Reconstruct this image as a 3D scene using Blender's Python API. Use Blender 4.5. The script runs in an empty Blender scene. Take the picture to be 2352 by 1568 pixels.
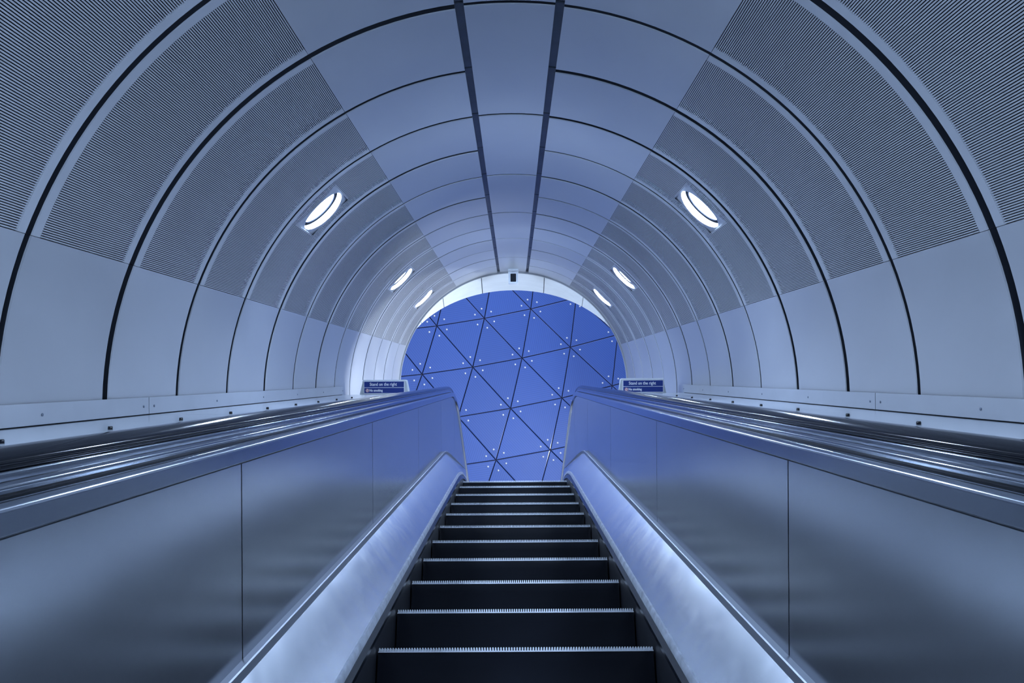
import bpy, bmesh, math, random
from math import sin, cos, tan, pi, radians as RAD, degrees
from mathutils import Matrix, Vector

random.seed(7)
scene = bpy.context.scene
col = scene.collection

# ------------------------------------------------------------------ camera, world, light, exposure
F_PX = 1780.0                       # focal length in pixels of the 2352-wide frame
EYE = Vector((0.0, 0.0, 6.0))
INC = RAD(30)                       # incline of the escalator
M = Matrix.Translation(EYE) @ Matrix.Rotation(INC, 4, 'X')      # tunnel frame: x across, y up the incline, z away from the steps
cam_d = bpy.data.cameras.new('camera')
cam_d.sensor_width = 36.0
cam_d.lens = 36.0 * F_PX / 2352.0
cam_d.shift_x = -(1181 - 1176) / 2352.0
cam_d.shift_y = (866 - 784) / 2352.0
cam_d.clip_start = 0.02
cam_d.clip_end = 200
cam = bpy.data.objects.new('camera', cam_d)
col.objects.link(cam)
cam.matrix_world = M @ Matrix.Rotation(RAD(90), 4, 'X') @ Matrix.Rotation(RAD(-0.35), 4, 'Z')
scene.camera = cam

w = bpy.data.worlds.new('world'); scene.world = w; w.use_nodes = True
w.node_tree.nodes['Background'].inputs[0].default_value = (0.40, 0.50, 0.70, 1)
w.node_tree.nodes['Background'].inputs[1].default_value = 0.08

LAMP_COL = (0.53, 0.70, 1.0)
LAMP_STRENGTH = 320.0

def area(name, loc, target, size, power, color, size_y=None):
    d = bpy.data.lights.new(name, 'AREA'); d.energy = power; d.color = color
    d.size = size
    if size_y: d.shape = 'RECTANGLE'; d.size_y = size_y
    o = bpy.data.objects.new(name, d); col.objects.link(o)
    o.location = loc
    o.rotation_euler = (Vector(target) - Vector(loc)).to_track_quat('-Z', 'Y').to_euler()
    return o
# skylight over the concourse beyond the tunnel, and the floodlight on its side wall
area('skylight', (0, 15.6, 23.6), (0, 16.2, 8), 14, 520, (0.74, 0.82, 1.0), 5)
FLOOD = (6.8, 16.3, 15.3); FLOOD_AT = (-2.0, 8.6, 11.2)
area('flood_lamp', FLOOD, FLOOD_AT, 0.4, 1150, (0.80, 0.89, 1.0))
SOFFIT_FILL = (3.2, 16.8, 9.35)  # added fill light out of view, brightens the white lining of the opening
area('soffit_fill_lamp', SOFFIT_FILL, (0.0, 11.2, 14.2), 0.5, 210, (0.80, 0.89, 1.0))

vs = scene.view_settings
vs.view_transform = 'Standard'; vs.look = 'None'; vs.gamma = 1.0; vs.use_curve_mapping = False
vs.exposure = 0.0

# ------------------------------------------------------------------ materials
def mat(name, base, metallic=0.0, rough=0.5, noise=0.0, nscale=(1, 1, 1), nsize=3.0, rnoise=0.0, obj_var=0.0, spec=0.5, coat=0.0, space='pos'):
    m = bpy.data.materials.new(name); m.use_nodes = True
    nt = m.node_tree; b = nt.nodes['Principled BSDF']
    b.inputs['Base Color'].default_value = (*base, 1)
    b.inputs['Metallic'].default_value = metallic
    b.inputs['Roughness'].default_value = rough
    b.inputs['Specular IOR Level'].default_value = spec
    b.inputs['Coat Weight'].default_value = coat
    b.inputs['Coat Roughness'].default_value = 0.12
    if noise or rnoise or obj_var:
        if space == 'pos':
            g = nt.nodes.new('ShaderNodeNewGeometry'); src = g.outputs['Position']
        else:
            g = nt.nodes.new('ShaderNodeTexCoord'); src = g.outputs['Object']
        mp = nt.nodes.new('ShaderNodeMapping'); mp.inputs['Scale'].default_value = nscale
        if space == 'pos': mp.inputs['Rotation'].default_value = (-INC, 0, 0)
        mp.vector_type = 'POINT'
        nt.links.new(src, mp.inputs[0])
        n = nt.nodes.new('ShaderNodeTexNoise'); n.inputs['Scale'].default_value = nsize
        n.inputs['Detail'].default_value = 5; n.inputs['Roughness'].default_value = 0.55
        nt.links.new(mp.outputs[0], n.inputs['Vector'])
        if noise or obj_var:
            mr = nt.nodes.new('ShaderNodeMapRange')
            mr.inputs[1].default_value = 0.25; mr.inputs[2].default_value = 0.75
            mr.inputs[3].default_value = 1 - noise; mr.inputs[4].default_value = 1 + noise
            nt.links.new(n.outputs['Fac'], mr.inputs[0])
            val = mr.outputs[0]
            if obj_var:
                oi = nt.nodes.new('ShaderNodeObjectInfo')
                mr2 = nt.nodes.new('ShaderNodeMapRange')
                mr2.inputs[3].default_value = 1 - obj_var; mr2.inputs[4].default_value = 1 + obj_var
                nt.links.new(oi.outputs['Random'], mr2.inputs[0])
                mm = nt.nodes.new('ShaderNodeMath'); mm.operation = 'MULTIPLY'
                nt.links.new(val, mm.inputs[0]); nt.links.new(mr2.outputs[0], mm.inputs[1]); val = mm.outputs[0]
            mx = nt.nodes.new('ShaderNodeVectorMath'); mx.operation = 'SCALE'
            mx.inputs[0].default_value = base
            nt.links.new(val, mx.inputs['Scale'])
            nt.links.new(mx.outputs[0], b.inputs['Base Color'])
        if rnoise:
            mr3 = nt.nodes.new('ShaderNodeMapRange')
            mr3.inputs[1].default_value = 0.3; mr3.inputs[2].default_value = 0.7
            mr3.inputs[3].default_value = max(0.02, rough - rnoise); mr3.inputs[4].default_value = rough + rnoise
            nt.links.new(n.outputs['Fac'], mr3.inputs[0]); nt.links.new(mr3.outputs[0], b.inputs['Roughness'])
    return m

def add_bump(m, scale, strength, dist):
    nt = m.node_tree; g = nt.nodes.new('ShaderNodeNewGeometry'); n = nt.nodes.new('ShaderNodeTexNoise')
    n.inputs['Scale'].default_value = scale; n.inputs['Detail'].default_value = 3
    b = nt.nodes.new('ShaderNodeBump'); b.inputs['Strength'].default_value = strength; b.inputs['Distance'].default_value = dist
    nt.links.new(g.outputs['Position'], n.inputs['Vector']); nt.links.new(n.outputs['Fac'], b.inputs['Height'])
    nt.links.new(b.outputs[0], nt.nodes['Principled BSDF'].inputs['Normal'])

def emit(name, color, strength):
    m = bpy.data.materials.new(name); m.use_nodes = True
    b = m.node_tree.nodes['Principled BSDF']
    b.inputs['Base Color'].default_value = (0.8, 0.8, 0.8, 1)
    b.inputs['Emission Color'].default_value = (*color, 1)
    b.inputs['Emission Strength'].default_value = strength
    return m

MT = {}
MT['panel'] = mat('enamel_panel', (0.43, 0.445, 0.47), 0.45, 0.34, noise=0.06, nscale=(1, 0.5, 1), nsize=1.6, rnoise=0.03, obj_var=0.05)
MT['perf'] = mat('slotted_panel', (0.43, 0.445, 0.47), 0.4, 0.42, noise=0.08, nscale=(1, 0.35, 1), nsize=1.3, obj_var=0.04)
MT['dark'] = mat('dark_backing', (0.016, 0.020, 0.030), 0.0, 0.7)
MT['strip'] = mat('dark_channel_cover', (0.045, 0.055, 0.075), 0.5, 0.42, noise=0.35, nsize=6)
MT['steel'] = mat('brushed_steel', (0.57, 0.60, 0.64), 1.0, 0.24, noise=0.03, nscale=(1, 2, 2), nsize=2, obj_var=0.04)
MT['deck_steel'] = mat('scuffed_steel', (0.74, 0.77, 0.81), 1.0, 0.21, noise=0.05, nscale=(1, 1, 1), nsize=7)
add_bump(MT['deck_steel'], 3.0, 0.22, 0.02)
MT['moulding'] = mat('grey_moulding', (0.26, 0.28, 0.32), 0.8, 0.35)
MT['band'] = mat('satin_band', (0.50, 0.54, 0.60), 1.0, 0.15)
MT['chrome'] = mat('polished_guide', (0.44, 0.47, 0.52), 1.0, 0.11)
MT['rubber'] = mat('black_rubber', (0.006, 0.007, 0.010), 0.0, 0.10, spec=0.25)
MT['black'] = mat('black_metal', (0.005, 0.006, 0.009), 0.0, 0.22, noise=0.2, nsize=4, spec=0.4)
MT['skirt'] = mat('black_skirt', (0.008, 0.009, 0.012), 0.0, 0.45, noise=0.5, nscale=(1, 6, 1), nsize=14, spec=0.3)
MT['edge'] = mat('worn_edge', (0.62, 0.65, 0.70), 0.9, 0.38, noise=0.30, nsize=18)
MT['cleat'] = mat('bare_aluminium', (0.80, 0.84, 0.88), 0.6, 0.35)
MT['outer_deck'] = mat('pale_deck', (0.50, 0.53, 0.57), 0.75, 0.26, noise=0.04, nsize=2)
MT['board'] = mat('pale_board', (0.40, 0.42, 0.45), 0.4, 0.36, noise=0.06, nsize=3)
MT['screw'] = mat('screw_grey', (0.12, 0.14, 0.18), 0.8, 0.4)
MT['white'] = mat('white_lining', (0.80, 0.82, 0.82), 0.0, 0.5, noise=0.05, nscale=(0.3, 6, 6), nsize=2.2)
MT['plaster'] = mat('concourse_plaster', (0.55, 0.58, 0.62), 0.0, 0.7)
MT['floor'] = mat('terrazzo', (0.35, 0.36, 0.38), 0.0, 0.35, noise=0.2, nsize=40)
MT['lampwhite'] = mat('white_reflector', (0.86, 0.88, 0.90), 0.0, 0.35)
MT['lampdark'] = mat('lamp_gap', (0.004, 0.0045, 0.006), 0.0, 0.8, spec=0.0)
MT['lampglow'] = emit('lamp_diffuser', LAMP_COL, LAMP_STRENGTH)
MT['signgrey'] = mat('sign_grey', (0.48, 0.51, 0.52), 0.1, 0.4)
MT['signblue'] = mat('sign_blue', (0.006, 0.030, 0.21), 0.0, 0.35)
MT['signwhite'] = mat('sign_white', (0.86, 0.88, 0.90), 0.0, 0.5)
MT['signred'] = mat('sign_red', (0.55, 0.04, 0.05), 0.0, 0.5)
MT['cctv'] = mat('camera_grey', (0.66, 0.70, 0.74), 0.0, 0.4)
MT['cctvglass'] = mat('camera_window', (0.006, 0.010, 0.016), 0.0, 0.06, spec=0.7)
MT['bolt'] = mat('bolt_steel', (0.92, 0.93, 0.95), 0.0, 0.35)
MT['joint'] = mat('wall_joint', (0.008, 0.016, 0.07), 0.0, 0.6)

def glass_mat():
    m = bpy.data.materials.new('blue_glass'); m.use_nodes = True
    nt = m.node_tree; b = nt.nodes['Principled BSDF']
    b.inputs['Roughness'].default_value = 0.16
    b.inputs['Specular IOR Level'].default_value = 0.5
    tc = nt.nodes.new('ShaderNodeTexCoord')
    wv = nt.nodes.new('ShaderNodeTexWave'); wv.wave_type = 'BANDS'; wv.bands_direction = 'Y'
    wv.inputs['Scale'].default_value = 5.2; wv.inputs['Distortion'].default_value = 0
    nt.links.new(tc.outputs['Object'], wv.inputs['Vector'])
    oi = nt.nodes.new('ShaderNodeObjectInfo')
    mr = nt.nodes.new('ShaderNodeMapRange'); mr.inputs[3].default_value = 0.92; mr.inputs[4].default_value = 1.06
    nt.links.new(wv.outputs['Fac'], mr.inputs[0])
    mr2 = nt.nodes.new('ShaderNodeMapRange'); mr2.inputs[3].default_value = 0.94; mr2.inputs[4].default_value = 1.06
    nt.links.new(oi.outputs['Random'], mr2.inputs[0])
    mm = nt.nodes.new('ShaderNodeMath'); mm.operation = 'MULTIPLY'
    nt.links.new(mr.outputs[0], mm.inputs[0]); nt.links.new(mr2.outputs[0], mm.inputs[1])
    mx = nt.nodes.new('ShaderNodeVectorMath'); mx.operation = 'SCALE'
    mx.inputs[0].default_value = (0.058, 0.125, 0.44)
    nt.links.new(mm.outputs[0], mx.inputs['Scale'])
    nt.links.new(mx.outputs[0], b.inputs['Base Color'])
    return m
MT['glass'] = glass_mat()

# ------------------------------------------------------------------ helpers
def mesh(name, verts, faces, smooth=False, angle=35):
    me = bpy.data.meshes.new(name)
    me.from_pydata([tuple(v) for v in verts], [], faces)
    bm = bmesh.new(); bm.from_mesh(me)
    bmesh.ops.recalc_face_normals(bm, faces=bm.faces)
    bm.to_mesh(me); bm.free()
    if smooth:
        me.shade_smooth(); me.set_sharp_from_angle(angle=RAD(angle))
    me.update()
    return me

WORLD = {}
def obj(name, me, material, parent=None, mw=M):
    """one mesh object; mw is its world matrix"""
    o = bpy.data.objects.new(name, me)
    if material is not None and me is not None and not me.materials: me.materials.append(MT[material])
    col.objects.link(o)
    place(o, mw, parent)
    return o
def place(o, mw, parent=None):
    WORLD[o] = mw.copy()
    if parent:
        o.parent = parent
        o.matrix_local = WORLD[parent].inverted() @ mw
    else:
        o.matrix_local = mw
def empty(name, mw):
    o = bpy.data.objects.new(name, None); o.empty_display_size = 0.2
    col.objects.link(o); place(o, mw); return o
def tag(o, label=None, cat=None, group=None, kind=None):
    if label: o['label'] = label
    if cat: o['category'] = cat
    if group: o['group'] = group
    if kind: o['kind'] = kind
    return o
def struct(o, label, cat): return tag(o, label, cat, kind='structure')

class MB:
    def __init__(s): s.v = []; s.f = []
    def add(s, verts, faces):
        n = len(s.v); s.v += [tuple(v) for v in verts]; s.f += [tuple(i + n for i in f) for f in faces]
    def box(s, x0, x1, y0, y1, z0, z1):
        s.add([(x0, y0, z0), (x1, y0, z0), (x1, y1, z0), (x0, y1, z0), (x0, y0, z1), (x1, y0, z1), (x1, y1, z1), (x0, y1, z1)],
              [(0, 3, 2, 1), (4, 5, 6, 7), (0, 1, 5, 4), (1, 2, 6, 5), (2, 3, 7, 6), (3, 0, 4, 7)])
    def sweep(s, rings, closed=True, caps=True):
        """rings: list of equally long point lists"""
        n = len(rings[0]); base = len(s.v)
        for r in rings: s.v += [tuple(p) for p in r]
        m = n if closed else n - 1
        for a in range(len(rings) - 1):
            for b in range(m):
                c = (b + 1) % n
                s.f.append((base + a * n + b, base + a * n + c, base + (a + 1) * n + c, base + (a + 1) * n + b))
        if caps and closed:
            s.f.append(tuple(base + i for i in range(n)))
            s.f.append(tuple(base + (len(rings) - 1) * n + i for i in reversed(range(n))))
    def mesh(s, name, smooth=False, angle=35): return mesh(name, s.v, s.f, smooth, angle)

# ------------------------------------------------------------------ tunnel dimensions
R = 2.0; XC = -0.012; HC = -0.161            # cladding radius, axis offset from the eye line
S = 0.81; Z0 = 3.81                          # ring spacing, ring number 0
K0, K1 = -8, 12                              # first and last ring
ZEND = Z0 + S * K1                           # end of the cladding
TH_W, TH_P = RAD(21.25), RAD(60.5)           # wall/slotted boundary, slotted/ceiling boundary
ST0, ST1 = RAD(6.45), RAD(7.75)              # dark channel, degrees off the crown
RB = R + 0.16                                # dark backing
def zk(k): return Z0 + S * k
def pol(th, r, y): return (XC + r * cos(th), y, HC + r * sin(th))

def shell(a0, a1, y0, y1, r, th=0.05, n=None, ch=0.005):
    """curved panel, front at radius r, running y0..y1"""
    n = n or max(3, int(abs(a1 - a0) / RAD(2.0)))
    prof = [(y0, r + th), (y0, r + ch), (y0 + ch, r), (y1 - ch, r), (y1, r + ch), (y1, r + th)]
    mb = MB()
    mb.sweep([[pol(a0 + (a1 - a0) * i / n, pr, py) for (py, pr) in prof] for i in range(n + 1)])
    mb.dark = lambda i, n=n: i < n * 6 and i % 6 in (0, 4)
    return mb
def shell_mesh(mb, name, front='panel', smooth=True):
    me = bpy.data.meshes.new(name); me.from_pydata(mb.v, [], mb.f)
    me.materials.append(MT[front]); me.materials.append(MT['dark'])
    for i, p in enumerate(me.polygons):
        if mb.dark(i): p.material_index = 1
    bm = bmesh.new(); bm.from_mesh(me); bmesh.ops.recalc_face_normals(bm, faces=bm.faces); bm.to_mesh(me); bm.free()
    if smooth: me.shade_smooth(); me.set_sharp_from_angle(angle=RAD(35))
    return me

def backing(a0, a1, name):
    mb = MB(); n = 40
    mb.sweep([[pol(a0 + (a1 - a0) * i / n, RB, zk(K0)), pol(a0 + (a1 - a0) * i / n, RB, ZEND)] for i in range(n + 1)], closed=False)
    return mb.mesh(name, True)

ceiling = struct(obj('ceiling', backing(TH_W, pi - TH_W, 'vault_backing'), 'dark'), 'dark vault behind the curved metal ceiling panels of the escalator tunnel', 'ceiling')
TH_B = math.asin(0.062 / R)                 # wall panels start just above the baseboard
def wall_back(side):
    mb = MB(); n = 16; rings = []
    for i in range(n + 1):
        th = -RAD(2) + (TH_W + RAD(2)) * i / n
        if side < 0: th = pi - th
        rings.append([pol(th, RB, zk(K0)), pol(th, RB, ZEND)])
    x = XC + side * RB
    rings.insert(0, [(x, zk(K0), HC - 2.2), (x, ZEND, HC - 2.2)])
    mb.sweep(rings, closed=False)
    return mb.mesh('wall_backing', True)
walls = {-1: struct(obj('wall_left', wall_back(-1), 'dark'), 'left wall of the escalator tunnel, clad in plain curved metal panels', 'wall'),
         1: struct(obj('wall_right', wall_back(1), 'dark'), 'right wall of the escalator tunnel, clad in plain curved metal panels', 'wall')}

# --- slotted panel: plain margins and bars with slots between, optional opening for a lamp
NSLOT = 142; MARG = 0.058
def slotted(a0, a1, w, hole):
    mb = MB(); ch = 0.004; d = 0.006; dark = []
    nA = 20
    for (ya, yb) in ((0, MARG), (w - MARG, w)):
        da_, db_ = (0.05, 0.008) if ya == 0 else (0.008, 0.05)
        prof = [(ya, R + da_), (ya, R + ch), (ya + ch, R), (yb - ch, R), (yb, R + ch), (yb, R + db_)]
        dark += [len(mb.f) + q * 6 + (0 if ya == 0 else 4) for q in range(nA)]
        mb.sweep([[pol(a0 + (a1 - a0) * i / nA, pr, py) for (py, pr) in prof] for i in range(nA + 1)])
    da = (a1 - a0) / NSLOT
    for i in range(NSLOT):
        c = a0 + da * (i + 0.5); b0 = c - da * 0.29; b1 = c + da * 0.29
        spans = [(MARG - 0.002, w - MARG + 0.002)]
        mid = (a0 + a1) / 2
        am = RAD(45) if a0 < pi / 2 else RAD(135)
        if hole and abs(c - am) < 0.19 / R:
            spans = [(MARG - 0.002, w / 2 - 0.19), (w / 2 + 0.19, w - MARG + 0.002)]
        for (ya, yb) in spans:
            P = [pol(b0, R + d, ya), pol(b0, R + 0.0005, ya), pol(b1, R + 0.0005, ya), pol(b1, R + d, ya)]
            Q = [pol(b0, R + d, yb), pol(b0, R + 0.0005, yb), pol(b1, R + 0.0005, yb), pol(b1, R + d, yb)]
            mb.add(P + Q, [(0, 1, 5, 4), (1, 2, 6, 5), (2, 3, 7, 6)])
    dk = set(dark); mb.dark = lambda i: i in dk
    return shell_mesh(mb, 'slotted_panel', 'perf', False)

G = 0.040                                    # open joint between rings
W = S - G
e = RAD(0.06)
me_wall = {s: shell_mesh(shell(TH_B if s > 0 else pi - TH_B, TH_W - e if s > 0 else pi - TH_W + e, 0, W, R), 'wall_panel') for s in (1, -1)}
def tall_wall(s):
    mb = MB(); prof = [(0, 0.05), (0, 0.005), (0.005, 0), (W - 0.005, 0), (W, 0.005), (W, 0.05)]
    rings = [[(XC + s * (R + pr), py, HC - 2.1) for (py, pr) in prof]]
    for i in range(13):
        th = (TH_W - e) * i / 12
        if s < 0: th = pi - th
        rings.append([pol(th, R + pr, py) for (py, pr) in prof])
    mb.sweep(rings); mb.dark = lambda i: i < 13 * 6 and i % 6 in (0, 4); return shell_mesh(mb, 'tall_wall_panel')
me_tall = {s: tall_wall(s) for s in (1, -1)}
me_slot = {(s, h): slotted(TH_W if s > 0 else pi - TH_P, TH_P if s > 0 else pi - TH_W, W, h) for s in (1, -1) for h in (0, 1)}
me_ceil = {1: shell_mesh(shell(TH_P + e, pi / 2 - ST1, 0, W, R), 'ceiling_panel'), -1: shell_mesh(shell(pi / 2 + ST1, pi - TH_P - e, 0, W, R), 'ceiling_panel')}
me_crown = shell_mesh(shell(pi / 2 - ST0, pi / 2 + ST0, 0, 2 * S - 0.03, R + 0.004), 'crown_panel')
me_strip = {s: shell(pi / 2 - s * ST0, pi / 2 - s * ST1, 0, S - 0.012, R + 0.035, th=0.03).mesh('channel_cover', True) for s in (1, -1)}
LAMP_K = (-3, 2, 7, 10)                  # bays that carry a pair of lamps
for k in range(K0, K1):
    g = (k * 37 % 5) * 0.003 - 0.006         # rings are not all set equally close
    for s in (1, -1):
        T = M @ Matrix.Translation((0, zk(k) + G / 2 + g * s, 0))
        if zk(k) < 8.2: obj('wall_panel', me_wall[s], 'panel', walls[s], T)
        else: obj('wall_panel', me_tall[s], 'panel', walls[s], T)
        obj('slotted_panel', me_slot[(s, int(k in LAMP_K))], 'perf', ceiling, T)
        obj('ceiling_panel', me_ceil[s], 'panel', ceiling, T)
        obj('channel_cover', me_strip[s], 'strip', ceiling, M @ Matrix.Translation((0, zk(k) + 0.035, 0)))
    if k % 2 == 0:
        obj('crown_panel', me_crown, 'panel', ceiling, M @ Matrix.Translation((0, zk(k) + 0.015, 0)))

# --- end arch and white lining cut by the concourse wall
def ring(r0, r1, y0, y1, a0, a1, n=72):
    mb = MB()
    mb.sweep([[pol(a0 + (a1 - a0) * i / n, r0, y0), pol(a0 + (a1 - a0) * i / n, r0, y1), pol(a0 + (a1 - a0) * i / n, r1, y1), pol(a0 + (a1 - a0) * i / n, r1, y0)] for i in range(n + 1)])
    return mb
mb = ring(R - 0.022, R + 0.2, ZEND, ZEND + 0.05, 0, pi)
for s in (1, -1): mb.box(XC + s * (R - 0.022), XC + s * (R + 0.2), ZEND, ZEND + 0.05, HC - 2.2, HC)
struct(obj('trim_1', mb.mesh('arch_trim', True), 'panel'), 'grey metal arch closing the far end of the tunnel cladding', 'trim')

ZE = ZEND + 0.05
def w_of(x, y, z): return M @ Vector((x, y, z))
yc = w_of(0, ZE, HC).y
Y1 = yc - 0.235 * R                          # vertical face of the concourse wall
RS = R + 0.0
def soffit_pt(th, t, r=RS):
    p = w_of(*pol(th, r, ZE)); return Vector((p.x, p.y + (Y1 - p.y) * t, p.z))
TH_S = math.asin(0.235 / 0.5) + 0.01
mb = MB(); n = 48
mb.sweep([[soffit_pt(TH_S + (pi - 2 * TH_S) * i / n, 0, R + 0.05), soffit_pt(TH_S + (pi - 2 * TH_S) * i / n, 1, R + 0.05)] for i in range(n + 1)], closed=False)
I4 = Matrix.Identity(4)
soffit = struct(obj('trim_2', mb.mesh('soffit_backing', True), 'joint', mw=I4), 'white curved lining of the opening between tunnel and concourse', 'trim')
cuts = [TH_S, RAD(36), RAD(52), RAD(74), RAD(106), RAD(128), RAD(144), pi - TH_S]
for a, b in zip(cuts[:-1], cuts[1:]):
    mb = MB(); n = max(4, int((b - a) / RAD(3))); gp = 0.004
    a2, b2 = a + gp, b - gp
    rings = []
    for i in range(n + 1):
        th = a2 + (b2 - a2) * i / n
        rings.append([soffit_pt(th, 0, R + 0.04), soffit_pt(th, 0), soffit_pt(th, 1), soffit_pt(th, 1, R + 0.04)])
    mb.sweep(rings)
    obj('lining_panel', mb.mesh('lining_panel', True), 'white', soffit, I4)

# --- concourse beyond the tunnel
ZF = w_of(0, 7.6, -0.983).z                  # landing level
XW, YB, ZT = 9.5, 24.5, 24.0
hole = []
for i in range(61):
    th = -RAD(0) + pi * i / 60
    if TH_S <= th <= pi - TH_S:
        p = soffit_pt(th, 1, R + 0.005); hole.append((p.x, p.z))
    else:
        h = HC + (R + 0.13) * sin(th); y = (Y1 + h * 0.5) / cos(INC)
        hole.append((XC + (R + 0.13) * cos(th), EYE.z + y * 0.5 + h * cos(INC)))
hole = [(hole[0][0], ZF)] + hole + [(hole[-1][0], ZF)]
outer = []
for (x, z) in hole:
    dx, dz = x, z - ZF
    t = min(XW / abs(dx) if abs(dx) > 1e-6 else 1e9, (ZT - ZF) / dz if dz > 1e-6 else 1e9)
    outer.append((dx * t, ZF + dz * t))
mb = MB()
mb.sweep([[(h[0], Y1, h[1]), (o[0], Y1, o[1]), (o[0], Y1 + 0.25, o[1]), (h[0] * 1.0, Y1 + 0.001, h[1])] for h, o in zip(hole, outer)])
for sx in (-1, 1): mb.box(sx * (XW - 0.01), sx * (XW + 0.2), Y1, Y1 + 0.2, ZF, ZT)
struct(obj('wall_front', mb.mesh('concourse_near_wall'), 'plaster', mw=I4), 'pale wall of the concourse around the tunnel mouth', 'wall')
mb = MB(); mb.box(-XW, XW, w_of(0, 8.4, -1.3).y, YB, ZF - 0.3, ZF)
struct(obj('floor', mb.mesh('landing_floor'), 'floor', mw=I4), 'dark floor of the landing and concourse at the top of the escalator', 'floor')
mb = MB(); mb.box(-XW, XW, Y1, YB, ZT, ZT + 0.2)
struct(obj('ceiling_concourse', mb.mesh('concourse_ceiling'), 'plaster', mw=I4), 'high pale ceiling over the concourse beyond the tunnel', 'ceiling')
for sx, nm in ((-1, 'wall_far_left'), (1, 'wall_far_right')):
    mb = MB(); mb.box(sx * XW, sx * (XW + 0.2), Y1, YB, ZF, ZT)
    struct(obj(nm, mb.mesh('concourse_side_wall'), 'plaster', mw=I4), 'pale %s side wall of the concourse beyond the tunnel' % ('left' if sx < 0 else 'right'), 'wall')

# --- blue wall of triangular glass panes
CO = [[0.2407, 19.9254, 12.1705], [1.4753, 0.2666, 0.5033], [-0.3188, 0.2828, -1.5773], [0.0148, -0.0265, 0.0221], [0.0481, 0.01, -0.0516], [-0.035, -0.0088, 0.0138]]
CO = [Vector(c) for c in CO]
def node(i, j): return EYE + CO[0] + i * CO[1] + j * CO[2] + i * i * CO[3] + i * j * CO[4] + j * j * CO[5]
I0, I1, J0, J1 = -4, 6, -3, 5
vs_, fs_ = [], []
nrm = (CO[1].cross(CO[2])).normalized()
if nrm.y < 0: nrm = -nrm
nj = J1 - J0 + 1
for i in range(I0, I1 + 1):
    for j in range(J0, J1 + 1): vs_.append(node(i, j) + nrm * 0.05)
for i in range(I1 - I0):
    for j in range(nj - 1):
        a = i * nj + j
        fs_ += [(a, a + nj, a + nj + 1), (a, a + nj + 1, a + 1)]
wall_back_o = struct(obj('wall_back', mesh('glass_wall_backing', vs_, fs_), 'joint', mw=I4), 'tall leaning blue wall of triangular glass panes beyond the tunnel mouth', 'wall')
# bolt mesh
mb = MB()
rings = [[(0.026 * r * cos(2 * pi * q / 10), 0.026 * r * sin(2 * pi * q / 10), z) for q in range(10)] for r, z in ((1, -0.004), (1, 0.010), (0.75, 0.018), (0.2, 0.021))]
mb.sweep(rings)
me_bolt = mb.mesh('bolt', True, 50)
def project(p):
    q = M.inverted() @ p
    return 1181 + F_PX * q.x / q.y, 866 - F_PX * q.z / q.y
def pane(a, b, c, axis):
    cen = (a + b + c) / 3
    tri = [a, b, c]
    n = (b - a).cross(c - a).normalized()
    if n.y > 0: n = -n                       # faces the tunnel
    ex = ((tri[(axis + 1) % 3] - tri[axis])).normalized(); ey = n.cross(ex)
    mw = Matrix(((ex.x, ey.x, n.x, cen.x), (ex.y, ey.y, n.y, cen.y), (ex.z, ey.z, n.z, cen.z), (0, 0, 0, 1)))
    inv = mw.inverted()
    loc = [inv @ p for p in tri]
    gap = 0.014
    out = []
    for q in range(3):
        p = loc[q]; u = (loc[(q + 1) % 3] - p).normalized(); v = (loc[(q + 2) % 3] - p).normalized()
        bis = (u + v).normalized(); ang = u.angle(v) / 2
        out.append((p + bis * gap / sin(ang), p + bis * (gap + 0.012) / sin(ang), p + bis * 0.31))
    m2 = MB()
    m2.sweep([[(*out[q][0].xy, -0.02) for q in range(3)], [(*out[q][0].xy, -0.003) for q in range(3)], [(*out[q][1].xy, 0.0) for q in range(3)]])
    o = obj('glass_pane', m2.mesh('glass_pane'), 'glass', wall_back_o, mw)
    for q in range(3):
        pw = mw @ Vector((*out[q][2].xy, 0))
        px, py = project(pw)
        if 840 < px < 1520 and 600 < py < 1160:
            obj('bolt', me_bolt, 'bolt', o, mw @ Matrix.Translation((*out[q][2].xy, 0)))
for i in range(I0, I1):
    for j in range(J0, J1):
        pane(node(i, j), node(i + 1, j), node(i + 1, j + 1), (i * 2 + j) % 3)
        pane(node(i, j), node(i + 1, j + 1), node(i, j + 1), (i + j * 2 + 1) % 3)

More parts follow.
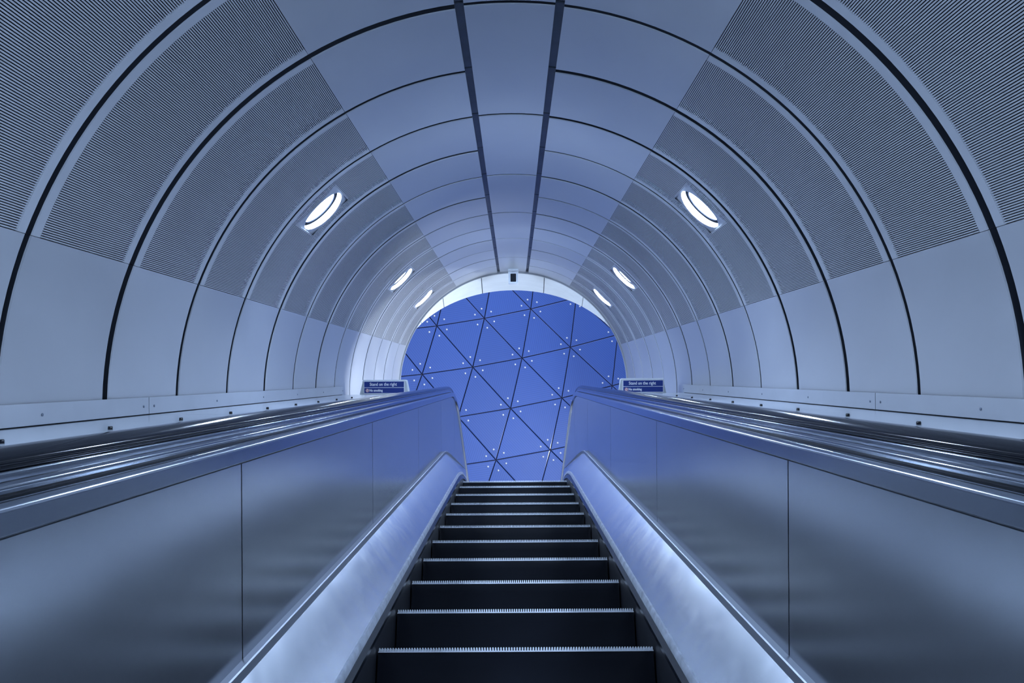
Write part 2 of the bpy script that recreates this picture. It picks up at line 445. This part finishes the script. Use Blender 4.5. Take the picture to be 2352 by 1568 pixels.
# ------------------------------------------------------------------ baseboards and outer decking
ZB = 9.0                                     # where decking turns level
PD = -0.192                                  # decking plane below the eye line
HZ = (cos(INC), -sin(INC))                   # level direction in the tunnel frame (y, z)
RUN = 4.0
for s, side in ((-1, 'left'), (1, 'right')):
    mb = MB()
    xw = XC + s * 1.985
    core = [(xw, zk(K0), PD - 0.05), (xw, ZB, PD - 0.05), (xw, ZB, -0.11), (xw, zk(K0), -0.11)]
    mb.box(min(xw, xw + s * 0.02), max(xw, xw + s * 0.02), zk(K0), ZB, PD - 0.05, -0.105)
    bb = struct(obj('baseboard_' + side, mb.mesh('baseboard_core'), 'dark'), 'pale metal baseboard along the foot of the %s tunnel wall' % side, 'baseboard')
    joints = [zk(K0), -0.55, 4.20, ZB + 0.002]
    for a, b in zip(joints[:-1], joints[1:]):
        mb = MB(); x0, x1 = sorted((XC + s * 1.968, XC + s * 1.9845))
        mb.box(x0, x1, a + 0.003, b - 0.003, PD + 0.006, -0.0965)
        bo = obj('board', mb.mesh('board'), 'board', bb)
        L = b - a
        for yy in (a + 0.06, a + L * 0.2, a + L * 0.4, a + L * 0.6, a + L * 0.8, b - 0.06):
            m3 = MB(); m3.sweep([[(XC + s * rx, yy + rr * cos(q * pi / 4), -0.145 + rr * sin(q * pi / 4)) for q in range(8)] for rx, rr in ((1.9685, 0.007), (1.966, 0.007), (1.965, 0.003))])
            obj('screw', m3.mesh('screw'), 'screw', bo)
    mb = MB(); x0, x1 = sorted((s * 0.70, XC + s * 1.985))
    mb.box(x0, x1, zk(K0), ZB - 0.02, PD - 0.06, PD - 0.02)
    dk = struct(obj('trim_3' if s < 0 else 'trim_4', mb.mesh('deck_core'), 'dark'), 'pale metal decking between %s handrail and tunnel wall' % side, 'trim')
    x0, x1 = sorted((s * 0.735, XC + s * 1.98))
    for a, b in zip(joints[:-1], joints[1:]):
        mb = MB(); mb.box(x0, x1, a + 0.004, b - 0.004 - (0.002 if b > 8 else 0), PD - 0.02, PD)
        obj('deck_plate', mb.mesh('deck_plate'), 'outer_deck', dk)
    # level plates at the top
    for (t0, t1) in ((0.004, 0.62), (0.628, RUN)):
        mb = MB()
        q0 = (ZB + HZ[0] * t0, PD + HZ[1] * t0); q1 = (ZB + HZ[0] * t1, PD + HZ[1] * t1)
        mb.add([(x0, q0[0], q0[1]), (x1, q0[0], q0[1]), (x1, q1[0], q1[1]), (x0, q1[0], q1[1]),
                (x0, q0[0] - 0.01, q0[1] - 0.02), (x1, q0[0] - 0.01, q0[1] - 0.02), (x1, q1[0] - 0.01, q1[1] - 0.02), (x0, q1[0] - 0.01, q1[1] - 0.02)],
               [(0, 1, 2, 3), (4, 7, 6, 5), (0, 4, 5, 1), (1, 5, 6, 2), (2, 6, 7, 3), (3, 7, 4, 0)])
        obj('deck_plate', mb.mesh('deck_plate'), 'outer_deck', dk)
    # small dark blocks modelled in place of the ring joints' reflections on the decking
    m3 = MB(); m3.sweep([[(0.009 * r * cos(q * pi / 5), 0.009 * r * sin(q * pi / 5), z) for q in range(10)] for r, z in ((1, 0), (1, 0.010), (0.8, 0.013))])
    me_joint_reflection = m3.mesh('joint_reflection', True)
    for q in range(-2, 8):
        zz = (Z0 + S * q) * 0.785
        obj('joint_reflection', me_joint_reflection, 'black', dk, M @ Matrix.Translation((s * 1.56, zz, PD)))

# ------------------------------------------------------------------ escalator
esc = empty('escalator', M @ Matrix.Translation((0, 0, -1.3)))
tag(esc, 'steel escalator with black steps and black rubber handrails climbing to the blue wall', 'escalator')

def bend_path(zs, r, y0, y1len, href, n=12, step=0.6):
    """stations (y, h, phi) of a line that runs up the incline and rolls over to level"""
    st = []; y = y0
    m = max(1, int((zs - y0) / step))
    for i in range(m): st.append((y0 + (zs - y0) * i / m, href, 0.0))
    for i in range(n + 1):
        ph = INC * i / n
        st.append((zs + r * sin(ph), href - r * (1 - cos(ph)), ph))
    ye, he, _ = st[-1]
    for t in (0.5, 1.0):
        st.append((ye + cos(INC) * y1len * t, he - sin(INC) * y1len * t, INC))
    return st
def sweep_prof(prof, st, s, href):
    """prof: (lateral, height) pairs in the straight part"""
    rings = []
    for (y, h, ph) in st:
        rings.append([(s * x, y + (p - href) * sin(ph), h + (p - href) * cos(ph)) for (x, p) in prof])
    mb = MB(); mb.sweep(rings); return mb

YA = -4.0
UP = bend_path(8.22, 2.3, YA, 3.4, -0.18)
def arc_prof(cx, cz, rx, rz, a0, a1, n):
    return [(cx + rx * cos(RAD(a0 + (a1 - a0) * i / n)), cz + rz * sin(RAD(a0 + (a1 - a0) * i / n))) for i in range(n + 1)]
PX = 0.67
def top_edge(y):
    """height of the underside of the cover band at position y"""
    h0 = -0.2085
    if y <= 8.22: return h0
    r = 2.3 - 0.025
    ye = 8.22 + r * sin(INC)
    if y <= ye: return h0 - (r - math.sqrt(r * r - (y - 8.22) ** 2))
    return h0 - r * (1 - cos(INC)) - (y - ye) * tan(INC)
for s, side in ((-1, 'left'), (1, 'right')):
    # cover band (balustrade frame) with its rolled top edge
    band = [(0.70, -0.202), (0.655, -0.202), (0.653, -0.200), (0.653, -0.199), (0.653, -0.171)] + arc_prof(0.666, -0.170, 0.013, 0.013, 180, 90, 6) + [(0.668, -0.157), (0.70, -0.157)]
    bal = obj('balustrade', sweep_prof(band, UP, s, -0.18).mesh('cover_band', True, 50), 'band', esc)
    bal['label'] = '%s balustrade of brushed steel panels' % side
    # dark groove and polished guide below the handrail
    obj('groove', sweep_prof([(0.715, -0.166), (0.688, -0.166), (0.688, -0.150), (0.715, -0.150)], UP, s, -0.18).mesh('groove'), 'black', bal)
    guide = [(0.725, -0.152), (0.682, -0.152)] + arc_prof(0.690, -0.145, 0.009, 0.008, 200, 130, 4) + [(0.693, -0.132)] + arc_prof(0.692, -0.127, 0.005, 0.005, 200, 90, 4) + [(0.725, -0.121)]
    obj('guide_rail', sweep_prof(guide, UP, s, -0.18).mesh('guide_rail', True, 40), 'chrome', bal)
    hr = [(0.700, -0.124)] + arc_prof(0.698, -0.112, 0.014, 0.012, 260, 130, 6) + arc_prof(0.722, -0.106, 0.032, 0.013, 120, 60, 6) + arc_prof(0.747, -0.112, 0.014, 0.012, 50, -80, 6) + [(0.745, -0.124)]
    obj('handrail', sweep_prof(hr, UP, s, -0.18).mesh('handrail', True, 60), 'rubber', esc)['label'] = 'black rubber handrail on the %s' % side
    # panels
    js = [YA, -1.60, 0.15, 1.90, 3.655, 5.41, 7.10, 8.64, 10.2, 11.8, 13.0]
    for a, b in zip(js[:-1], js[1:]):
        mb = MB(); n = 1 if b < 7.2 else 12
        g_ = 0.0035
        ys = [a + g_ + (b - a - 2 * g_) * i / n for i in range(n + 1)]
        rings = []
        for y in ys:
            bot = -0.70 if y < 7.15 else -1.5 - max(0, (y - 8.4)) * 0.577
            tp = top_edge(y)
            rings.append([(s * PX, y, tp), (s * PX, y, bot), (s * (PX + 0.02), y, bot), (s * (PX + 0.02), y, tp)])
        mb.sweep(rings)
        obj('balustrade_panel', mb.mesh('balustrade_panel'), 'steel', bal)
    # dark body behind the panels
    mb = MB(); x0, x1 = sorted((s * (PX + 0.022), s * (PX + 0.045)))
    mb.box(x0, x1, YA, 8.2, -1.3, -0.21)
    obj('balustrade_core', mb.mesh('balustrade_core'), 'dark', bal)
    # sloped inner deck: lower edge bends level, upper edge tapers down to it at the top
    low = []; upp = []
    ys = [YA + (6.8 - YA) * i / 12 for i in range(13)] + [6.9 + 0.1 * i for i in range(14)]
    tap = [(7.12, 0.645, -0.712), (7.22, 0.643, -0.713), (7.30, 0.637, -0.722), (7.4, 0.622, -0.748), (7.7, 0.574, -0.840), (8.0, 0.527, -0.932), (8.25, 0.520, -0.985)]
    def interp(y):
        if y <= tap[0][0]: return 0.645, -0.712
        for (a, b) in zip(tap[:-1], tap[1:]):
            if y <= b[0]:
                t = (y - a[0]) / (b[0] - a[0]); return a[1] + (b[1] - a[1]) * t, a[2] + (b[2] - a[2]) * t
        return tap[-1][1], tap[-1][2]
    rl, tr, mo = [], [], []
    brush = []; sk = []
    for y in ys:
        dz = 0 if y < 6.85 else (y - 6.85) ** 2 / 8.0
        xl, hl = 0.515, -0.863 - dz
        xu, hu = interp(y)
        hu = max(hu, hl + 0.004)
        xm, hm = 0.5 * (xl + xu) , 0.5 * (hl + hu)
        rl.append([(s * xl, y, hl), (s * xm, y, hm), (s * xu, y, hu), (s * (xu + 0.02), y, hu - 0.01), (s * (xu + 0.02), y, hl - 0.15), (s * (xl + 0.004), y, hl - 0.15)])
        tr.append([(s * 0.5155, y, hl + 0.001), (s * 0.508, y, hl + 0.003), (s * 0.504, y, hl - 0.004), (s * 0.500, y, hl - 0.022), (s * 0.506, y, hl - 0.028), (s * 0.516, y, hl - 0.02)])
        f_ = 1 if y < 7.5 else max(0.25, 1 - (y - 7.5) * 1.6)
        mo.append([(s * xu, y, hu - 0.002), (s * (xu - 0.001), y, hu + 0.026 * f_), (s * (xu + 0.002), y, hu + 0.029 * f_), (s * (xu + 0.027), y, hu + 0.024 * f_), (s * (xu + 0.027), y, hu - 0.002)])
        dd = 0 if y < 6.85 else (y - 6.85) ** 2 / 8.0
        brush.append([(s * 0.507, y, hl - 0.026), (s * 0.493, y, hl - 0.050), (s * 0.492, y, hl - 0.064), (s * 0.506, y, hl - 0.066)])
        sk.append([(s * 0.505, y, hl - 0.022), (s * 0.505, y, hl - 0.60), (s * 0.515, y, hl - 0.60), (s * 0.515, y, hl - 0.022)])
    mb = MB(); mb.sweep(rl); dk_ = obj('inner_deck', mb.mesh('inner_deck', True, 30), 'deck_steel', esc)
    dk_['label'] = 'sloped bright steel inner deck on the %s' % side
    mb = MB(); mb.sweep(tr); obj('edge_trim', mb.mesh('edge_trim', True, 40), 'edge', dk_)
    mb = MB(); mb.sweep(mo); obj('moulding', mb.mesh('moulding'), 'moulding', dk_)
    mb = MB(); mb.sweep(sk); skp = obj('skirt_panel', mb.mesh('skirt_panel'), 'skirt', esc)
    mb = MB(); mb.sweep(brush); obj('skirt_brush', mb.mesh('skirt_brush'), 'black', skp)

# --- steps: level treads, curved risers; built in a level frame with the nosing at the origin
PITCH = 0.464
HW = 0.4985
mb = MB(); RISE, GOING = PITCH * sin(INC), PITCH * cos(INC)
rp = [(0.004, -0.004), (0.004, -0.02)]
for i in range(1, 9):
    t = i / 8
    rp.append((0.004 + 0.030 * sin(t * pi * 0.5), -0.02 - (RISE - 0.0) * t))
back = [(GOING + 0.01, -0.06), (GOING + 0.01, -0.004)]
prof = rp + [(0.12, -RISE - 0.02)] + back
mb.sweep([[(x, p[0], p[1]) for p in prof] for x in (-HW, HW)])
me_step = mb.mesh('step_body', True, 25)
mb = MB(); NT = 102; tp = 2 * HW / NT
mb.box(-HW, HW, 0.0, GOING, -0.0045, -0.0005)
for i in range(NT):
    x = -HW + tp * (i + 0.5); hw = tp * 0.27
    mb.add([(x - hw, 0.0, -0.001), (x + hw, 0.0, -0.001), (x + hw, 0.0, 0.0095), (x + hw * 0.5, 0.0, 0.0115), (x - hw * 0.5, 0.0, 0.0115), (x - hw, 0.0, 0.0095),
            (x - hw, GOING, -0.001), (x + hw, GOING, -0.001), (x + hw, GOING, 0.0095), (x + hw * 0.5, GOING, 0.0115), (x - hw * 0.5, GOING, 0.0115), (x - hw, GOING, 0.0095)],
           [(0, 1, 2, 3, 4, 5), (11, 10, 9, 8, 7, 6), (1, 7, 8, 2), (2, 8, 9, 3), (3, 9, 10, 4), (4, 10, 11, 5), (5, 11, 6, 0)])
me_cleat = mb.mesh('tread_cleats')
ZS, RSx = 7.15, 3.0
for q in range(-9, 14):
    y = 2.806 + PITCH * q
    h = -0.989
    if y > ZS:
        ph = (y - ZS) / RSx
        if ph < INC: yy, hh = ZS + RSx * sin(ph), h - RSx * (1 - cos(ph))
        else:
            ex = y - ZS - RSx * INC
            yy, hh = ZS + RSx * sin(INC) + ex * cos(INC), h - RSx * (1 - cos(INC)) - ex * sin(INC)
    else: yy, hh = y, h
    T = Matrix.Translation(M @ Vector((0, yy, hh)))
    st = obj('step', me_step, 'black', esc, T)
    cl = obj('tread_cleats', me_cleat, 'cleat', st, T); cl['kind'] = 'stuff'

# ------------------------------------------------------------------ lamps in the slotted panels
def lamp_meshes():
    n = 48; ro, rd = 0.185, 0.168; hp = 0.212; dep = 0.10
    plate = MB(); outer, inner = [], []
    for i in range(n):
        a = 2 * pi * i / n
        c, q = cos(a), sin(a); m = max(abs(c), abs(q))
        outer.append((hp * c / m, hp * q / m)); inner.append((ro * c, ro * q))
    def cz(x): return R - math.sqrt(max(0, R * R - x * x))     # follows the curve of the vault (x is around it)
    plate.sweep([[(p[0], p[1], -cz(p[0]) - 0.012 * 0 - 0.02) for p in outer], [(p[0], p[1], -cz(p[0]) + 0.004) for p in outer],
                 [(p[0], p[1], -cz(p[0]) + 0.004) for p in inner]], caps=False)
    wall = MB(); wall.sweep([[(p[0], p[1], -cz(p[0]) + 0.004) for p in inner], [(p[0] * 0.985, p[1] * 0.985, -0.024) for p in inner], [(p[0] * 0.97, p[1] * 0.97, -0.042) for p in inner]], caps=False)
    gap = MB(); gap.sweep([[(p[0] * 0.97, p[1] * 0.97, -0.042) for p in inner], [(p[0] * 0.82, p[1] * 0.82, -0.043) for p in inner], [(p[0] * 0.82, p[1] * 0.82, -0.075) for p in inner], [(p[0] * 1.0, p[1] * 1.0, -0.12) for p in inner], [(p[0] * 0.01, p[1] * 0.01, -0.12) for p in inner]], caps=False)
    disc = MB()
    prof = [(0.150, -0.090), (0.150, -0.052), (0.146, -0.050), (0.10, -0.0495), (0.02, -0.049)]
    disc.sweep([[(r * cos(2 * pi * i / n), r * sin(2 * pi * i / n), z) for i in range(n)] for r, z in prof])
    return plate.mesh('lamp_plate'), wall.mesh('lamp_reflector', True, 50), gap.mesh('lamp_gap', True, 50), disc.mesh('lamp_diffuser', True, 50)
mp, mw_, mg, md = lamp_meshes()
LAB = {2: 'large round recessed lamp, the nearest in view on the %s of the vault', 7: 'middle recessed lamp of the three along the %s of the vault', 10: 'farthest small recessed lamp on the %s of the vault, next to the arch',
       -3: 'recessed lamp on the %s of the vault just outside the frame'}
for k in LAMP_K:
    for s in (1, -1):
        g = (k * 37 % 5) * 0.003 - 0.006
        th = RAD(45) if s > 0 else RAD(135)
        c = Vector(pol(th, R, zk(k) + S / 2 + g * s))
        inward = Vector((-cos(th), 0, -sin(th))); along = Vector((0, 1, 0)); tang = along.cross(inward)
        L = Matrix(((tang.x, along.x, inward.x, c.x), (tang.y, along.y, inward.y, c.y), (tang.z, along.z, inward.z, c.z), (0, 0, 0, 1)))
        T = M @ L
        root = tag(empty('recessed_lamp', T), LAB[k] % ('right' if s > 0 else 'left'), 'lamp', 'recessed lamps of the vault')
        obj('plate', mp, 'panel', root, T)
        rf = obj('reflector', mw_, 'lampwhite', root, T)
        obj('shadow_gap', mg, 'lampdark', rf, T)
        obj('diffuser', md, 'lampglow', root, T)

# ------------------------------------------------------------------ signs on the decking
dg = bpy.context.evaluated_depsgraph_get()
def text_mesh(txt, size, bold=0.0):
    c = bpy.data.curves.new('txt', 'FONT'); c.body = txt; c.size = size; c.align_x = 'LEFT'; c.align_y = 'CENTER'
    c.extrude = 0.0008; c.offset = bold; c.resolution_u = 4
    o = bpy.data.objects.new('txt', c); col.objects.link(o)
    bpy.context.view_layer.update()
    me = bpy.data.meshes.new_from_object(o.evaluated_get(bpy.context.evaluated_depsgraph_get()))
    bpy.data.objects.remove(o); bpy.data.curves.remove(c)
    me.name = 'lettering'; me.materials.clear()
    return me
t1 = text_mesh('Stand on the right', 0.052, 0.0009); t2 = text_mesh('No smoking', 0.040, 0.0014)
def sign(s):
    zs = 9.30
    hh = PD - (zs - ZB) * tan(INC)
    x = -1.56 if s < 0 else 1.53
    T = M @ Matrix.Translation((x, zs, hh))
    side = 'left' if s < 0 else 'right'
    root = tag(empty('escalator_sign', T), 'blue notice on a grey board standing on the %s decking by the wall' % side, 'sign', 'notices at the top of the escalator')
    # local frame: x right, y away from the viewer, z up the board
    lo0, hi0, t0_, t1_ = -0.335, 0.315, -0.255, 0.262
    if s > 0: lo0, hi0, t0_, t1_ = -0.315, 0.335, -0.245, 0.255
    H = 0.338; D = 0.10
    mb = MB()
    mb.sweep([[(lo0, 0, 0), (hi0, 0, 0), (t1_, 0, H), (t0_, 0, H)], [(lo0 + 0.02, D, -D * 0.577), (hi0 + 0.03, D, -D * 0.577), (t1_ + 0.005, D, H), (t0_ - 0.005, D, H)]])
    obj('sign_board', mb.mesh('sign_board'), 'signgrey', root, T)
    m0 = MB(); m0.box(t0_ - 0.004, t1_ + 0.006, -0.006, 0.0, H - 0.012, H + 0.006)
    obj('board_edge', m0.mesh('board_edge'), 'signwhite', root, T)
    pw, ph = 0.475, 0.137
    x0 = t0_ + 0.018 if s < 0 else t0_ + 0.022
    z0 = 0.185 if s < 0 else 0.180
    m1 = MB(); m1.box(x0 - 0.006, x0 + pw + 0.006, -0.012, -0.0005, z0 - 0.006, z0 + ph + 0.006)
    fr = obj('sign_frame', m1.mesh('sign_frame'), 'signwhite', root, T)
    for (za, zb) in ((0.0, 0.062), (0.068, ph)):
        m2 = MB(); m2.box(x0, x0 + pw, -0.0145, -0.0115, z0 + za, z0 + zb); obj('blue_plate', m2.mesh('blue_plate'), 'signblue', fr, T)
    RX = Matrix.Rotation(RAD(90), 4, 'X')
    # centre the upper line
    xs = [v.co.x for v in t1.vertices]; w1 = max(xs) - min(xs)
    k1 = 0.325 / w1
    obj('lettering', t1, 'signwhite', fr, T @ Matrix.Translation((x0 + 0.065, -0.0158, z0 + 0.104)) @ RX @ Matrix.Scale(k1, 4, (1, 0, 0)))
    xs = [v.co.x for v in t2.vertices]; w2 = max(xs) - min(xs)
    obj('lettering', t2, 'signwhite', fr, T @ Matrix.Translation((x0 + 0.062, -0.0158, z0 + 0.031)) @ RX @ Matrix.Scale(0.158 / w2, 4, (1, 0, 0)))
    def disc(r0, r1, y):
        m = MB(); n = 24
        if r0 > 0:
            m.sweep([[(r1 * cos(a), y, r1 * sin(a)), (r1 * cos(a), y - 0.001, r1 * sin(a)), (r0 * cos(a), y - 0.001, r0 * sin(a)), (r0 * cos(a), y, r0 * sin(a))] for a in [2 * pi * i / n for i in range(n + 1)]], caps=False)
        else:
            m.sweep([[(r1 * cos(2 * pi * i / n), yy, r1 * sin(2 * pi * i / n)) for i in range(n)] for yy in (y, y - 0.001)])
        return m
    C = T @ Matrix.Translation((x0 + 0.037, -0.0145, z0 + 0.031))
    dd = obj('symbol_disc', disc(0, 0.021, 0).mesh('symbol_disc'), 'signwhite', fr, C)
    m = disc(0.0145, 0.019, -0.0012)
    for sg in (1,):
        a = RAD(-45 * sg); u = (cos(a), sin(a)); v = (-u[1], u[0])
        pts = [(u[0] * p + v[0] * q, u[1] * p + v[1] * q) for p, q in ((-0.016, -0.002), (0.016, -0.002), (0.016, 0.002), (-0.016, 0.002))]
        m.sweep([[(p[0], yy, p[1]) for p in pts] for yy in (-0.0012, -0.0022)])
    m4 = MB(); m4.box(-0.011, 0.010, -0.0016, -0.0010, -0.0025, 0.0015)
    obj('prohibition_ring', m.mesh('prohibition_ring'), 'signred', fr, C)
    obj('cigarette_symbol', m4.mesh('cigarette_symbol'), 'black', fr, C)
    return root
sign(-1); sign(1)

# ------------------------------------------------------------------ surveillance camera under the crown
zc = ZEND - 0.35
top = HC + R
T = M @ Matrix.Translation((0.0, zc, 0)) 
camr = tag(empty('surveillance_camera', M @ Matrix.Translation((-0.005, zc, top))), 'small grey surveillance camera box with dark window under the crown by the arch', 'camera')
T = WORLD[camr]
def rbox(x, z0, z1, y0, y1, r, name):
    """box with rounded corners in the x-z plane"""
    pts = []
    for (cx, cz_, a0) in ((x - r, z1 - r, 0), (-x + r, z1 - r, 90), (-x + r, z0 + r, 180), (x - r, z0 + r, 270)):
        for i in range(5):
            a = RAD(a0 + 90 * i / 4); pts.append((cx + r * cos(a), cz_ + r * sin(a)))
    mb = MB(); mb.sweep([[(p[0], y, p[1]) for p in pts] for y in (y0, y1)]); return mb.mesh(name, True, 40)
obj('mount', rbox(0.088, -0.062, 0.004, 0.0, 0.10, 0.008, 'camera_mount'), 'cctv', camr, T)
hs = obj('housing', rbox(0.080, -0.245, -0.058, -0.06, 0.16, 0.014, 'camera_housing'), 'cctv', camr, T)
obj('bezel', rbox(0.062, -0.235, -0.078, -0.068, -0.058, 0.012, 'camera_bezel'), 'cctv', hs, T)
obj('window', rbox(0.047, -0.225, -0.088, -0.072, -0.066, 0.010, 'camera_window'), 'cctvglass', hs, T)

# floodlight fitting on the concourse wall that carries the flood lamp
T = Matrix.Translation(FLOOD) @ (Vector(FLOOD_AT) - Vector(FLOOD)).to_track_quat('-Z', 'Y').to_matrix().to_4x4()
fl = tag(empty('floodlight', T), 'floodlight aimed at the tunnel mouth from the right side of the concourse', 'lamp')
mb = MB(); mb.sweep([[(x * 0.36, y * 0.36, 0.02) for x, y in ((-1, -1), (1, -1), (1, 1), (-1, 1))], [(x * 0.36, y * 0.36, 0.1) for x, y in ((-1, -1), (1, -1), (1, 1), (-1, 1))], [(x * 0.2, y * 0.2, 0.35) for x, y in ((-1, -1), (1, -1), (1, 1), (-1, 1))]])
obj('housing', mb.mesh('flood_housing'), 'black', fl, T)
mb = MB(); mb.sweep([[(FLOOD[0] + 0.15, FLOOD[1] + 0.1 + 0.05 * cos(a), FLOOD[2] + 0.05 * sin(a)), (XW - 0.002, FLOOD[1] + 0.1 + 0.05 * cos(a), FLOOD[2] + 0.05 * sin(a))] for a in [2 * pi * i / 10 for i in range(11)]], closed=False)
obj('bracket_arm', mb.mesh('bracket_arm'), 'black', fl, I4)

# invented fitting on the concourse floor that holds the added fill light
T = Matrix.Translation((SOFFIT_FILL[0], SOFFIT_FILL[1], ZF))
up = tag(empty('soffit_fill', T), 'unseen fill light added on the concourse floor to brighten the white lining', 'lamp')
mb = MB(); mb.sweep([[(r * cos(2 * pi * i / 20), r * sin(2 * pi * i / 20), z) for i in range(20)] for r, z in ((0.3, 0), (0.3, 0.03), (0.06, 0.05), (0.05, 0.2))])
obj('base', mb.mesh('soffit_fill_base', True), 'black', up, T)
mb = MB(); mb.sweep([[(x * sc, y * sc, z) for x, y in ((-1, -1), (1, -1), (1, 1), (-1, 1))] for sc, z in ((0.1, -0.2), (0.29, -0.04), (0.29, -0.02))])
obj('housing', mb.mesh('soffit_fill_housing'), 'black', up, Matrix.Translation(SOFFIT_FILL) @ (Vector((0.0, 11.2, 14.2)) - Vector(SOFFIT_FILL)).to_track_quat('Z', 'Y').to_matrix().to_4x4())
